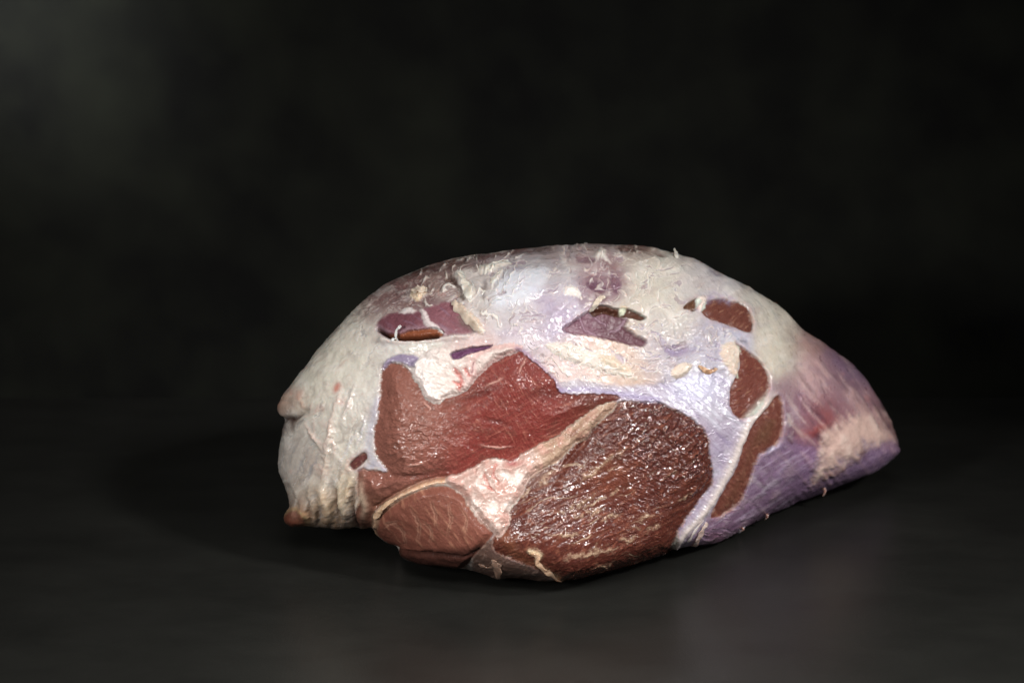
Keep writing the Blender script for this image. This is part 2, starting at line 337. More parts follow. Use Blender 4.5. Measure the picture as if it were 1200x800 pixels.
# ---- cut eye muscle, lower left
EM = [(440,611),(450,598),(475,581),(500,571),(522,569),(540,576),(551,590),(563,606),(577,622),(572,633),(556,650),(540,666),(507,664),(487,661),(470,653),(464,641),(450,635),(441,623)]
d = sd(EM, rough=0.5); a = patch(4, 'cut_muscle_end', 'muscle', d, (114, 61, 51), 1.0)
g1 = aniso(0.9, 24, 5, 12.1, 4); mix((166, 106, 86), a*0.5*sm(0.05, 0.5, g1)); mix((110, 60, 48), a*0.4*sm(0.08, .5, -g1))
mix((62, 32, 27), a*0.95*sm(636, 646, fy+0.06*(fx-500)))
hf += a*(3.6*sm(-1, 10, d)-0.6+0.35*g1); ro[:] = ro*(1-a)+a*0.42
for pts in [[(482,590),(490,602),(494,618),(492,632)],[(505,582),(512,598),(514,616)],[(463,608),(475,618),(480,634)],[(525,585),(530,604),(526,626)],[(540,590),(548,608),(545,622)],[(452,612),(470,606)],[(495,608),(508,618),(506,632)]]:
    q, t = ln(pts, 1.3); e = np.exp(-(q/1.1)**2)*np.sin(np.pi*np.clip(t, 0.03, .97)); hf -= 0.3*e*a; mix((186, 134, 114), 0.3*np.exp(-((q-1.3)/.8)**2)*np.sin(np.pi*np.clip(t, 0.03, .97))*a)
q, t = ln([(464,641),(485,643),(515,645),(545,648),(560,645)], .5); e = np.exp(-(q/2.2)**2); hf -= 2.2*e*a
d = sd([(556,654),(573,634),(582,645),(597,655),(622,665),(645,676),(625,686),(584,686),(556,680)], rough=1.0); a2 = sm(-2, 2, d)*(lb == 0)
mix((86, 62, 54), .85*a2); mix((170, 140, 126), .5*a2*sm(.1, .5, aniso(-.5, 20, 3, 5.2, 3)))  # cavity under the cut muscle, its shadow painted into the colour
# fat lip above it
q, t = ln([(440,614),(443,602),(456,590),(476,577),(500,567),(525,563)], .6); e = np.exp(-(q/(3.2))**2); hf += 1.8*e; mix((206, 172, 142), 0.85*e); lb[q < 3.4] = 0
q, t = ln([(440,594),(456,583),(476,572),(500,562),(522,558)], .5); e = np.exp(-(q/2.4)**2); hf -= 1.8*e

# ---- fat seam
FS = [(525,562),(540,557),(560,547),(575,539),(590,541),(605,541),(616,532),(642,518),(662,505),(681,488),(702,476),(722,470),(720,478),(702,496),(686,514),(667,527),(652,542),(634,548),(618,560),(610,578),(600,592),(595,604),(592,617),(586,626),(579,622),
 (563,606),(551,590),(542,576),(532,570)]
d = sd(FS, rough=1.5)+2.0-2.6*sm(620, 670, fx)+1.6*nm*sm(600, 640, fx); a = patch(5, 'fat_seam', 'fatpatch', d, (182, 153, 143), 2.0)
mix((170, 142, 120), a*0.9*sm(612, 645, fx)); mix((120, 66, 54), a*.6*sm(625, 660, fx)*sm(-.1, .4, aniso(-.65, 22, 3.4, 71, 4))); mix((200, 150, 138), a*0.5*sm(0.1, 0.5, nm*1.6)); mix((238, 226, 218), a*0.6*sm(0.0, 0.4, -nm*1.5)*sm(640, 600, fx))
mix((120, 76, 66), a*0.45*sm(0.1, 0.5, aniso(-0.65, 30, 4, 3.9, 3))*sm(610, 640, fx))
hf += a*(.35*nf+3.2*sm(0, 9, d)-0.6+0.9*nm+0.5*nr*sm(630, 600, fx)); ro[:] = ro*(1-a)+a*0.36
for pts in [[(568,555),(572,568),(578,574)],[(580,545),(577,558),(584,566)],[(565,568),(575,572)]]:
    q, t = ln(pts, 1.5); e = np.exp(-(q/1.6)**2); mix((176, 92, 80), .6*e); hf -= .6*e
mix((150, 70, 72), np.exp(-((fx-600)/8.)**2-((fy-543)/3.)**2)*.7)

# ---- fat tongue hanging over the lean
FT = [(484,436),(487,424),(500,414),(520,410),(532,414),(545,408),(566,408),(590,404),(606,404),(610,409),(596,414),(576,425),(559,441),(551,452),(538,460),(522,466),(512,472),(501,466),(494,455)]
d = sd(FT, rough=1.3)+1.0; a = patch(6, 'fat_flap', 'fatpatch', d, (226, 210, 202), 1.5)
hf += a*(.35*nf+2.2*sm(0, 7, d)+0.9*nm+.6*nr); mix((206, 150, 146), a*.55*sm(535, 560, fx)); mix((236, 226, 222), a*.5*sm(520, 500, fx))
for pts, c, wd in [([(535,434),(541,444),(538,455)],(176,52,40),3),([(545,432),(550,440)],(176,60,48),2.2),([(532,448),(540,452)],(190,80,64),2.4),([(556,425),(553,436)],(120,60,70),1.4)]:
    q, t = ln(pts, 1.5); e = np.exp(-(q/wd)**2); mix(c, .75*e); hf -= .5*e
SL = [(529,413),(550,407),(578,404),(566,410),(552,415),(537,421),(530,419)]
d = sd(SL, rough=.8); a = patch(7, 'purple_membrane', 'membrane', d, (104, 66, 96), 1.2); hf -= a*2.6; ro[:] = ro*(1-a)+a*.3
PT = [(449,432),(455,421),(468,416),(482,416),(491,420),(486,430),(474,426),(462,424)]
d = sd(PT, rough=.8); a = patch(8, 'purple_membrane', 'silver', d, (150, 136, 160), 2.0); hf += a*.8; ro[:] = ro*(1-a)+a*.22
# lavender edge strips beside lean
for pts, wd, k, c in [([(444,470),(436,500),(432,525),(438,540)],6,.5,(176,172,194)),([(430,547),(444,544),(452,550)],4,.6,(188,182,200)),([(606,409),(618,416),(634,430),(650,446),(657,458)],3.5,.7,(150,118,146)),
                      ([(657,458),(690,456),(730,462),(770,468)],4,.6,(164,152,190)),([(636,352),(650,366),(662,376)],16,.5,(160,140,166)),([(590,392),(620,388),(655,382),(690,372)],6,.4,(170,152,172))]:
    q, t = ln(pts); e = np.exp(-(q/wd)**2)*(lb != 2); mix(c, k*e)

# ---- windows of lean through the fat, right
def window(pid, pts, col, dep_, rough=.5, k=1.0, ang=-.6):
    d = sd(pts, rough=rough); a = patch(pid, 'muscle_window', 'muscle', d, col, .8)
    g = aniso(ang, 9, 3, pid*1.7, 3); mix((168, 112, 90), a*.45*sm(.1, .5, g)); mix((70, 32, 26), a*.4*sm(.1, .5, -g))
    hf[:] += a*(-dep_*.45+.5*sm(0, 10, d)*k+.35*g+.25*aniso(ang, 6, 2.5, pid*2.1, 2))+0.35*np.exp(-((d+3)/3)**2); ro[:] = ro*(1-a)+a*.34
    return d, a
window(9, [(821,362),(830,352),(847,349),(865,354),(877,362),(882,375),(880,389),(865,385),(850,379),(832,374)], (104,54,46), 2.2)
window(10, [(862,403),(868,405),(876,411),(890,422),(900,437),(902,452),(895,470),(885,483),(870,490),(860,485),(855,472),(856,456),(862,441),(867,425)], (110,54,46), 2.0)
d, a = window(11, [(912,463),(917,477),(918,497),(913,517),(902,529),(890,532),(884,547),(875,572),(864,591),(847,603),(833,606),(837,594),(850,570),(864,545),(872,518),(882,497),(897,479)], (108,54,46), 1.6, ang=1.1)
mix((146, 84, 72), a*.5*sm(.1, .5, aniso(2.0, 20, 3, 4.2, 3))); mix((92, 62, 44), a*.5*sm(0, 20, d)*(fy > 490))
window(12, [(409,546),(414,538),(421,533),(428,530),(431,536),(424,544),(415,550)], (98,50,48), 1.6)
d, a = window(13, [(801,361),(806,355),(815,350),(821,351),(818,358),(814,364),(806,362)], (92,54,38), 3.0)
# tendon band
q, t = ln([(928,400),(925,430),(913,455),(892,478),(876,497),(866,522),(855,547),(840,575),(820,605),(802,624),(792,640)], .7)
wd = 7-3.2*t; k = sm(.18, .3, t); e = np.exp(-(q/wd)**2)*k*(lb != 11); mix((218, 204, 194), .8*e); hf += 1.4*e
lb[(q < wd*.8) & (t > .3) & (lb != 11) & (lb != 10)] = 14; PARTS[14] = ('tendon', 'fatpatch')

# ---- upper middle: purple lean in a tear of the fat
d = sd([(660,384),(676,374),(692,365),(712,362),(735,374),(733,382),(745,392),(757,401),(752,406),(744,404),(730,401),(707,396),(690,392),(672,391)], rough=1.2)
a = patch(15, 'muscle_window', 'membrane', d, (116, 78, 92), 2.5); mix((84, 50, 56), a*.7*sm(685, 720, fx)); hf -= a*2.4; ro[:] = ro*(1-a)+a*.36
d = sd([(691,363),(704,356),(722,361),(736,362),(757,371),(752,375),(740,373),(726,370),(708,366),(696,370)], rough=.7)
a = sm(-.8, .8, d); lb[d > 0] = 16; PARTS[16] = ('torn_muscle', 'muscle'); mix((76, 40, 30), a); hf -= a*1.8
for pts in [[(662,384),(675,372),(688,362)],[(681,372),(686,385),(700,392)],[(690,364),(700,372),(712,380)],[(735,372),(728,384),(716,388)]]:
    q, t = ln(pts, 1.2); e = np.exp(-(q/1.3)**2); mix((176, 150, 164), .5*e); hf += .4*e
# ---- upper left: slit pocket
d = sd([(442,380),(450,371),(464,366),(480,364),(492,364),(508,358),(528,354),(545,366),(556,384),(548,392),(524,395),(500,400),(470,397),(450,393)], rough=1.0)
a = patch(17, 'muscle_window', 'membrane', d, (132, 86, 94), 2.5); mix((104, 62, 70), a*.7*sm(500, 485, fx)); mix((132, 104, 120), a*.6*sm(.05, .5, aniso(.6, 24, 4, 7.3, 3))); mix((74, 52, 54), a*.5*sm(14, 2, np.hypot(fx-546, fy-378)))
hf += a*(.8*sm(0, 14, d)); ro[:] = ro*(1-a)+a*.34
d = sd([(443,384),(452,390),(464,392),(478,388),(494,386),(510,385),(521,389),(514,397),(492,400),(470,399),(454,395)], rough=.6)
a = patch(18, 'slit_edge', 'muscle', d, (132, 66, 44), 1.2); hf -= a*1.0
q, t = ln([(444,386),(458,395),(472,396),(492,396),(512,394)], .5); e = np.exp(-(q/2.2)**2); hf -= 4.2*e; mix((44, 20, 14), .9*e)  # gap of the pocket, its shade painted into the groove
q, t = ln([(448,398),(470,402),(500,401),(525,396),(548,394)], .6); e = np.exp(-(q/3.)**2); hf += 1.6*e; mix((220, 206, 200), .7*e)
# thin brown lean along the upper edge
for pts, c, wd, k in [([(476,318),(510,308),(545,302)],(92,60,54),8,.95),([(445,352),(470,340),(490,334)],(112,80,78),9,.7),([(552,300),(600,294),(640,290)],(104,70,66),4.5,.8),
                      ([(725,289),(752,292),(775,297)],(104,66,58),4.5,.85),([(690,322),(705,330),(722,336)],(128,96,104),9,.6),([(712,306),(726,318),(728,332)],(132,98,102),6,.5),([(532,328),(540,340),(545,348)],(96,72,66),5,.6),
                      ([(836,318),(842,321)],(112,100,128),3.5,.7),([(783,410),(800,412),(815,408)],(140,128,158),7,.5),([(825,352),(840,344),(855,350)],(168,152,182),5,.5)]:
    q, t = ln(pts, 2.2); e = np.exp(-(q/wd)**2)*sm(-.35, .25, nm+.15); mix(c, k*e); hf -= .9*e
# ---- thick scraps and bare gaps in the upper fat
def blob(pts, col, h, soft=1.5, k=.9, rough=1.2, dome=5):
    d = sd(pts, rough=rough); a = sm(-soft, soft, d); mix(col, k*a); hf[:] += h*sm(-soft, dome, d)
for pts, col, h in [([(533,320),(541,318),(546,328),(556,338),(557,346),(552,354),(545,352),(543,340),(537,332)],(224,216,208),1.6),
    ([(529,353),(540,356),(553,366),(562,376),(567,388),(562,392),(555,384),(545,373),(535,364)],(224,202,184),1.8), ([(575,334),(580,325),(588,317),(586,325),(580,334),(576,340)],(230,224,216),1.4),
    ([(562,312),(575,310),(590,306),(600,308),(585,315),(570,320),(563,322)],(216,208,198),1.2), ([(480,345),(486,337),(494,338),(500,341),(496,347),(492,352),(484,350)],(230,206,176),1.8),
    ([(468,366),(478,360),(487,364),(480,367)],(222,210,206),1.0), ([(491,362),(498,364),(504,374),(514,384),(523,392),(512,386),(500,383),(497,376)],(222,208,206),1.2),
    ([(661,346),(663,337),(670,334),(678,339),(682,350),(674,347),(668,346)],(240,232,226),1.6), ([(695,300),(702,290),(709,291),(713,302),(716,307),(705,302),(697,308)],(224,214,206),1.2),
    ([(726,360),(730,358),(734,361),(732,368),(728,368)],(226,206,184),2.0), ([(819,348),(826,346),(829,352),(826,362),(820,366),(817,358)],(226,210,200),1.8),
    ([(786,436),(792,428),(803,425),(812,428),(806,436),(797,442),(789,442)],(220,202,184),1.8), ([(844,408),(852,402),(862,402),(868,408),(866,420),(862,432),(866,442),(860,440),(852,432),(846,422)],(218,198,180),1.6),
    ([(560,420),(572,412),(590,408),(600,410),(585,416),(570,428),(560,436)],(222,204,196),1.2), ([(640,405),(665,402),(690,410),(715,420),(735,432),(745,444),(720,440),(690,430),(660,420)],(222,212,202),.9),
    ([(700,418),(715,416),(730,426),(742,436),(730,436),(712,428)],(214,196,176),.8), ([(470,405),(500,402),(520,400),(512,408),(490,412),(474,414)],(216,210,202),.8)]: blob(pts, col, h)
for pts, col, h, k in [([(521,326),(530,323),(536,326),(532,332),(524,332)],(96,72,66),-1.4,.85), ([(565,330),(569,328),(570,344),(567,352),(564,342)],(126,114,110),-1.2,.7), ([(545,366),(556,382),(557,390),(545,384),(536,372)],(108,86,82),-.6,.75),
    ([(688,331),(700,328),(708,333),(712,342),(700,342),(690,337)],(104,70,86),-.9,.95), ([(716,318),(726,322),(728,338),(722,344),(717,334)],(116,82,98),-.8,.9), ([(674,302),(690,300),(700,306),(688,310)],(120,90,100),-.5,.8),
    ([(696,345),(706,340),(716,346),(708,352)],(130,104,100),-.5,.5), ([(538,344),(544,342),(547,350),(541,352)],(140,128,118),-.8,.6), ([(776,408),(790,405),(806,408),(800,416),(786,416)],(146,130,160),-.5,.6),
    ([(600,316),(612,314),(615,318),(604,320)],(160,146,168),-.2,.6), ([(867,397),(874,400),(873,402),(868,400)],(90,84,110),-.6,.8)]: blob(pts, col, h, 2.5, k, 1.6)
d = sd([(578,345),(590,322),(630,312),(642,318),(636,340),(620,352),(595,362),(577,362)], rough=1.5); a = sm(-5, 7, d); mix((216, 217, 225), .7*a); hf += 1.2*a-.5*a*nm; ro[:] = ro*(1-.4*a)
for zone, an, k in [(sm(470, 500, fx)*sm(640, 590, fx)*sm(405, 385, fy), -.95, 1.), (sm(640, 680, fx)*sm(800, 760, fx)*sm(360, 340, fy), -1.2, .7), (sm(740, 770, fx)*sm(860, 830, fx)*sm(385, 400, fy)*sm(445, 430, fy), -.2, .6), (sm(600, 640, fx)*sm(760, 730, fx)*sm(395, 405, fy)*sm(450, 440, fy), .35, .7)]:
    c_, s_ = math.cos(an), math.sin(an); zone = zone*(lb == 0)
    wx, wy = fx+1.4*(sx_-fx), fy+1.4*(sy_-fy)
    r2 = ridged((wx*c_+wy*s_)/34+5, (-wx*s_+wy*c_)/13, 0*fx+51+an, 2); e_ = sm(.55, .8, r2)*zone*sm(-.3, .3, nm+.1)
    gp = fbm((wx*c_+wy*s_)/24, (-wx*s_+wy*c_)/8, 0*fx+61+an, 4, .6); g_ = sm(.22, .36, gp)*zone*(1-e_)
    mix((132, 104, 106), .6*k*g_); hf -= .7*k*g_; mix((240, 232, 222), .7*k*e_); hf += 1.0*k*e_
# ---- folds of the ragged lower left edge, pleat shadows painted as brown lines
for pts, wd, hh, c, k in [([(425,556),(423,575),(428,592),(424,610)],4,1.8,(196,160,140),.5),([(404,548),(399,570),(400,590),(406,612)],4,2.2,(206,190,162),.5),([(384,556),(380,575),(386,596),(380,614)],4,2.0,(206,186,160),.5),
    ([(366,560),(364,580),(370,600)],3,1.6,(190,170,150),.4),([(394,575),(395,595),(398,614)],2.2,-2.6,(84,62,50),.7),([(374,590),(372,605),(374,616)],2.2,-2.2,(96,72,58),.6),([(412,590),(414,606),(420,618)],2.2,-2.6,(80,50,42),.7),([(363,586),(362,600),(366,614)],2,-2.2,(90,64,52),.6)]:
    q, t = ln(pts, 1.1); e = np.exp(-(q/wd)**2)*np.sin(np.pi*np.clip(t, .06, .94)); mix(c, k*e); hf += 1.0*hh*e
for pts, wd, hh, c, k in [([(402,452),(396,470),(390,488),(386,510),(380,535),(374,560)],1.8,.9,(232,206,196),.7),([(357,494),(363,506),(372,516),(384,524)],1.8,.8,(226,194,182),.7),([(372,516),(368,502),(366,490)],1.3,.5,(226,200,190),.6),
    ([(386,510),(392,522),(390,536)],1.4,.5,(226,196,186),.6),([(414,456),(408,476),(402,496)],1.5,.6,(232,212,204),.6),([(345,452),(352,470),(356,480)],1.6,.5,(196,150,130),.5),([(366,470),(362,488)],1.2,.4,(214,180,168),.5),
    ([(420,500),(410,520),(398,545)],1.4,.5,(200,196,206),.5),([(432,480),(424,505),(416,528)],1.4,.5,(204,200,214),.5),([(364,520),(354,540),(346,560)],1.8,-.4,(134,136,146),.5),([(376,528),(366,548),(358,566)],1.8,-.4,(140,140,148),.5),([(350,515),(343,530),(338,545)],1.8,-.4,(136,134,138),.5)]:
    q, t = ln(pts, 1.6); e = np.exp(-(q/wd)**2)*np.sin(np.pi*np.clip(t, .05, .95))*sm(-.6, .2, nf+nm+.2); mix(c, k*e); hf += hh*e
for x, y, rx, ry in [(394,452,5,5),(404,470,8,5),(386,498,7,6),(381,528,6,6),(372,478,6,5),(350,460,8,6),(378,548,6,7)]:
    mix((204,136,122), .4*np.exp(-((sx_-x)/rx)**2-((sy_-y)/ry)**2)*sm(-.3, .4, nm))
# ---- shank cream patch and reds
d = sd([(950,566),(958,535),(965,507),(980,496),(995,488),(1020,480),(1038,500),(1044,515),(1020,523),(1008,533),(985,547),(965,561)], rough=3.0)
a = patch(19, 'fat_patch', 'fatpatch', d-2+16*st+9*nm, (216, 190, 174), 13); mix((226, 210, 194), a*.6*sm(.0, .5, nm*1.5)); hf += a*(.8+.8*nm)
for pts, c, wd, k in [([(935,512),(948,508),(962,500),(975,492)],(150,70,62),5,.6),([(955,470),(968,484),(980,490)],(146,76,72),6,.5),([(938,420),(950,450),(965,470)],(206,182,176),7,.5),([(960,405),(985,425),(1005,448)],(108,90,112),7,.6),
                      ([(985,450),(1005,475),(1030,492)],(198,170,164),7,.5),([(1040,480),(1050,505),(1053,525)],(96,60,58),5,.5),([(925,470),(940,500)],(186,164,172),4,.5),([(950,568),(985,550),(1022,526)],(110,80,64),2.5,.6),
                      ([(880,586),(900,572),(914,560)],(214,204,214),2.2,.8),([(912,560),(925,535)],(186,178,204),2.2,.5),([(862,612),(880,604),(889,596)],(214,200,214),2.2,.6),([(895,533),(920,520)],(176,166,196),2.5,.5)]:
    q, t = ln(pts, 2.0); e = np.exp(-(q/wd)**2)*np.sin(np.pi*np.clip(t, .08, .92)); mix(c, k*e); hf += .5*e
# lower shank membrane as a part of its own
d = sd([(806,640),(826,618),(848,605),(866,592),(878,572),(886,548),(892,534),(904,531),(916,518),(935,522),(956,524),(952,545),(948,566),(965,562),(986,549),(1010,535),(1024,524),(1044,516),(1056,524),(1056,534),(1030,554),(966,582),(930,596),(888,616),(840,640)], rough=1.0)
lb[(d > 0) & (lb == 0)] = 20; PARTS[20] = ('shank_membrane', 'silver'); a = sm(-2, 2, d); ro[:] = ro*(1-a)+a*.3; mix((144, 116, 146), a*.5); mix((196, 170, 178), .4*a*sm(.05, .5, n_big[:NF]+.4*st)); q1 = aniso(-.55, 55, 4.5, 23.1, 4); mix((196, 178, 202), .5*a*sm(.1, .42, q1)); mix((96, 70, 100), .45*a*sm(.1, .45, -q1)); hf += .15*a*q1  # pale diagonal streaks are sheen painted into the membrane colour
mix((104, 58, 76), np.exp(-((fx-836)/14.)**2-((fy-628)/8.)**2)*.6)
# ---- left end: fat ribs, nubs, sinews, with painted shadow lines beside the pleats
for pts, wd, hh, c, k in [([(398,470),(390,500),(384,530),(378,560),(372,585)],3.0,1.6,(214,196,182),.55),([(358,498),(366,512),(374,522),(384,530)],2.4,1.2,(206,186,172),.6),([(372,568),(378,585),(382,606)],5,2.0,(196,170,142),.6),
                          ([(412,556),(408,575),(402,600)],4,2.2,(206,188,160),.6),([(350,580),(356,600),(358,612)],4,1.4,(150,112,92),.5),([(416,452),(408,475),(398,498)],2.2,.8,(220,206,198),.5),
                          ([(388,560),(392,585),(390,612)],3,-1.6,(120,96,78),.5),([(418,560),(412,585),(413,612)],2.6,-2.0,(92,66,50),.6),([(345,488),(356,484),(362,478)],3,-1.2,(130,110,96),.5)]:
    q, t = ln(pts, 1.6); e = np.exp(-(q/wd)**2)*np.sin(np.pi*np.clip(t, .06, .94)); mix(c, k*e); hf += hh*e
for x, y, rx, ry, c in [(327,476,5,8,(140,66,44)),(341,609,13,10,(124,58,44)),(394,452,5,5,(196,120,104)),(348,495,8,6,(70,40,34))]:
    e = np.exp(-((sx_-x)/rx)**2-((sy_-y)/ry)**2)
    mix(c, .85*e)
d = sd([(333,601),(342,596),(354,598),(360,606),(358,617),(340,620),(330,612)], rough=.6); lb[d > 0] = 21; PARTS[21] = ('muscle_tip', 'muscle'); a = sm(-1, 1, d); mix((122, 56, 42), a*.8); hf += 1.0*sm(0, 8, d)+.8*nm*sm(0, 5, d)
mix((202, 160, 120), .7*np.exp(-((d)/2.)**2))
d = sd([(324,472),(334,468),(344,474),(347,488),(334,492),(322,484)], rough=.6); lb[d > 0] = 22; PARTS[22] = ('fat_nub', 'fatpatch'); hf += .7*sm(0, 7, d)+.8*nm*sm(0, 5, d)
q, t = ln([(326,491),(336,491),(347,490),(356,484)], .8); e = np.exp(-(q/2.4)**2)*sm(1, .7, t); hf -= 1.5*e; mix((66, 42, 34), .8*e)  # gap under the nub, shade drawn as a dark line
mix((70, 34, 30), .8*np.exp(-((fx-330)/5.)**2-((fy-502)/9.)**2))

patchy = sm(-.25, .35, fbm(fx/26, fy/20, 0*fx+41, 3))
we[:] = np.where((lb == 0) | (lb == 20), np.maximum(we, shank*.95), we)
we[:] = np.where(lb == 3, (.12+.25*patchy)*(1-gl)+gl*(.45+.55*patchy), we)
we[:] = np.where(lb == 2, .2+.8*np.maximum(lobe, .4*patchy), we)
we[:] = np.where(lb == 4, .18*patchy+.06, we)
we[:] = np.where(np.isin(lb, [7, 15, 16, 17]), .12, we); we[:] = np.where(lb == 18, .15, we); we[:] = np.where(np.isin(lb, [9, 10, 11, 12]), .15+.45*patchy, we)
we[:] = np.where(np.isin(lb, [0, 5, 6, 14, 19, 20, 22]), .4+.6*patchy, we)
H[:NF] = hf
H[NF-6:] *= 1
# soften relief at the silhouette and on the underside
# ------------------------------------------------------------------ displaced surface
Pd = P+ND*(H[..., None]*0.001)
Pd[..., 2] = np.maximum(Pd[..., 2], 0.0008)
N1 = grid_normals(Pd)
if (N1[NF//3] @ np.array([0, -1, 0.2])).mean() < 0: N1 = -N1
lean = np.isin(LAB, [i for i, (n_, m_) in PARTS.items() if m_ in ('muscle', 'coarse')])[..., None]
C = np.where(lean, C*np.array([1.04, 1.32, 1.32], f32), C)
C[:NF] *= 1+sm(925, 950, fx)[..., None]*np.array([.12, .02, .07], f32)
C = np.clip(C, 0.002, 0.9)

# ------------------------------------------------------------------ materials
def nodes(name):
    m = bpy.data.materials.new(name); m.use_nodes = True
    return m, m.node_tree, m.node_tree.nodes['Principled BSDF']
def meat_mat(name, sss, radius, coat, coat_r, bump_scale, bump_d, spec, stretch=(1, 1, 1), rmul=1.0, coat_bump=0.0006, coat_ior=1.6, mott=0.35):
    m, t, b = nodes(name)
    ca = t.nodes.new('ShaderNodeAttribute'); ca.attribute_name = 'Col'
    ra = t.nodes.new('ShaderNodeAttribute'); ra.attribute_name = 'rough'
    tc = t.nodes.new('ShaderNodeTexCoord'); mp = t.nodes.new('ShaderNodeMapping'); mp.inputs['Scale'].default_value = stretch
    n1 = t.nodes.new('ShaderNodeTexNoise'); n1.inputs['Scale'].default_value = bump_scale; n1.inputs['Detail'].default_value = 4
    n2 = t.nodes.new('ShaderNodeTexNoise'); n2.inputs['Scale'].default_value = bump_scale*2.7; n2.inputs['Detail'].default_value = 3
    t.links.new(tc.outputs['Object'], mp.inputs[0])
    for n in (n1, n2): t.links.new(mp.outputs[0], n.inputs['Vector'])
    # colour with fine mottling
    mx = t.nodes.new('ShaderNodeMixRGB'); mx.blend_type = 'OVERLAY'; mx.inputs[0].default_value = mott
    t.links.new(ca.outputs['Color'], mx.inputs[1]); t.links.new(n2.outputs['Fac'], mx.inputs[2])
    t.links.new(mx.outputs[0], b.inputs['Base Color'])
    ml = t.nodes.new('ShaderNodeMath'); ml.operation = 'MULTIPLY_ADD'; ml.inputs[1].default_value = 0.5; ml.inputs[2].default_value = -0.25
    t.links.new(n1.outputs['Fac'], ml.inputs[0])
    ad = t.nodes.new('ShaderNodeMath'); ad.operation = 'MULTIPLY_ADD'; ad.inputs[1].default_value = rmul
    t.links.new(ra.outputs['Fac'], ad.inputs[0]); t.links.new(ml.outputs[0], ad.inputs[2])
    ad.use_clamp = True; t.links.new(ad.outputs[0], b.inputs['Roughness'])
    s = t.nodes.new('ShaderNodeMath'); s.operation = 'ADD'
    t.links.new(n1.outputs['Fac'], s.inputs[0]); t.links.new(n2.outputs['Fac'], s.inputs[1])
    bp = t.nodes.new('ShaderNodeBump'); bp.inputs['Strength'].default_value = 1.0; bp.inputs['Distance'].default_value = bump_d
    t.links.new(s.outputs[0], bp.inputs['Height'])
    t.links.new(bp.outputs[0], b.inputs['Normal']); 
    n3 = t.nodes.new('ShaderNodeTexNoise'); n3.inputs['Scale'].default_value = 330; n3.inputs['Detail'].default_value = 1.2
    t.links.new(mp.outputs[0], n3.inputs['Vector'])
    bc = t.nodes.new('ShaderNodeBump'); bc.inputs['Strength'].default_value = 1.0; bc.inputs['Distance'].default_value = coat_bump
    t.links.new(n3.outputs['Fac'], bc.inputs['Height']); t.links.new(bc.outputs[0], b.inputs['Coat Normal'])
    b.inputs['Coat IOR'].default_value = coat_ior
    b.inputs['Subsurface Weight'].default_value = sss; b.inputs['Subsurface Radius'].default_value = radius; b.inputs['Subsurface Scale'].default_value = 0.003
    b.inputs['Specular IOR Level'].default_value = spec
    wa = t.nodes.new('ShaderNodeAttribute'); wa.attribute_name = 'wet'; wm = t.nodes.new('ShaderNodeMath'); wm.operation = 'MULTIPLY'; wm.inputs[1].default_value = coat
    t.links.new(wa.outputs['Fac'], wm.inputs[0]); t.links.new(wm.outputs[0], b.inputs['Coat Weight']); b.inputs['Coat Roughness'].default_value = coat_r
    return m
MAT = {
 'fatpatch': meat_mat('moist_fat_piece', 0.0, (1, .7, .55), 0.8, 0.09, 260, 0.00012, 0.3, coat_bump=0.0005, mott=0.14),
 'fat': meat_mat('moist_fat', 0.45, (1, .7, .55), 0.8, 0.09, 260, 0.00012, 0.3, coat_bump=0.0005, mott=0.14),
 'muscle': meat_mat('wet_lean', 0.0, (1, .25, .15), 0.7, 0.10, 420, 0.00018, 0.12, coat_bump=0.0004),
 'coarse': meat_mat('coarse_wet_lean', 0.0, (1, .25, .15), 1.0, 0.05, 380, 0.00025, 0.10, coat_bump=0.00022, coat_ior=1.9),
 'membrane': meat_mat('thin_membrane', 0.0, (.8, .7, .9), 0.18, 0.14, 300, 0.00016, 0.3),
 'silver': meat_mat('silverskin', 0.0, (.8, .7, .9), 0.6, 0.08, 300, 0.00014, 0.35, coat_bump=0.0004, mott=.2),
}

# ------------------------------------------------------------------ meshes from the grid
def mesh_from(name, V, Fq, nrm=None, col=None, rgh=None, mat=None, tris=None, wet=None):
    me = bpy.data.meshes.new(name)
    nq = len(Fq); nt = 0 if tris is None else len(tris)
    me.vertices.add(len(V)); me.vertices.foreach_set('co', np.ascontiguousarray(V, f32).ravel())
    idx = Fq.ravel() if nt == 0 else np.concatenate([Fq.ravel(), tris.ravel()])
    me.loops.add(len(idx)); me.loops.foreach_set('vertex_index', idx.astype(np.int32))
    me.polygons.add(nq+nt)
    st = np.arange(nq)*4 if nt == 0 else np.concatenate([np.arange(nq)*4, nq*4+np.arange(nt)*3])
    me.polygons.foreach_set('loop_start', st.astype(np.int32))
    me.update(calc_edges=True); me.validate()
    me.polygons.foreach_set('use_smooth', np.ones(len(me.polygons), bool))
    if col is not None:
        a = me.attributes.new('Col', 'FLOAT_COLOR', 'POINT')
        a.data.foreach_set('color', np.concatenate([col, np.ones((len(col), 1))], 1).astype(f32).ravel())
    if rgh is not None:
        a = me.attributes.new('rough', 'FLOAT', 'POINT'); a.data.foreach_set('value', rgh.astype(f32).ravel())
    a = me.attributes.new('wet', 'FLOAT', 'POINT'); a.data.foreach_set('value', (np.full(len(V), .6) if wet is None else wet).astype(f32).ravel())
    if nrm is not None: me.normals_split_custom_set_from_vertices(np.ascontiguousarray(nrm, f32))
    if mat: me.materials.append(mat)
    return me
root = bpy.data.objects.new('meat_joint', None); COL.objects.link(root)
root.location = (0.0, 0.1, 0.0)
root.empty_display_size = 0.05
root['label'] = 'raw leg of red meat with white fat and purple silverskin on dark table'
root['category'] = 'meat joint'
OFF = np.array([0.0, 0.1, 0.0])
def part(name, me, label=None):
    o = bpy.data.objects.new(name, me); COL.objects.link(o); o.parent = root
    if label: o['label'] = label
    return o
ids = np.arange(NRW*NT).reshape(NRW, NT)
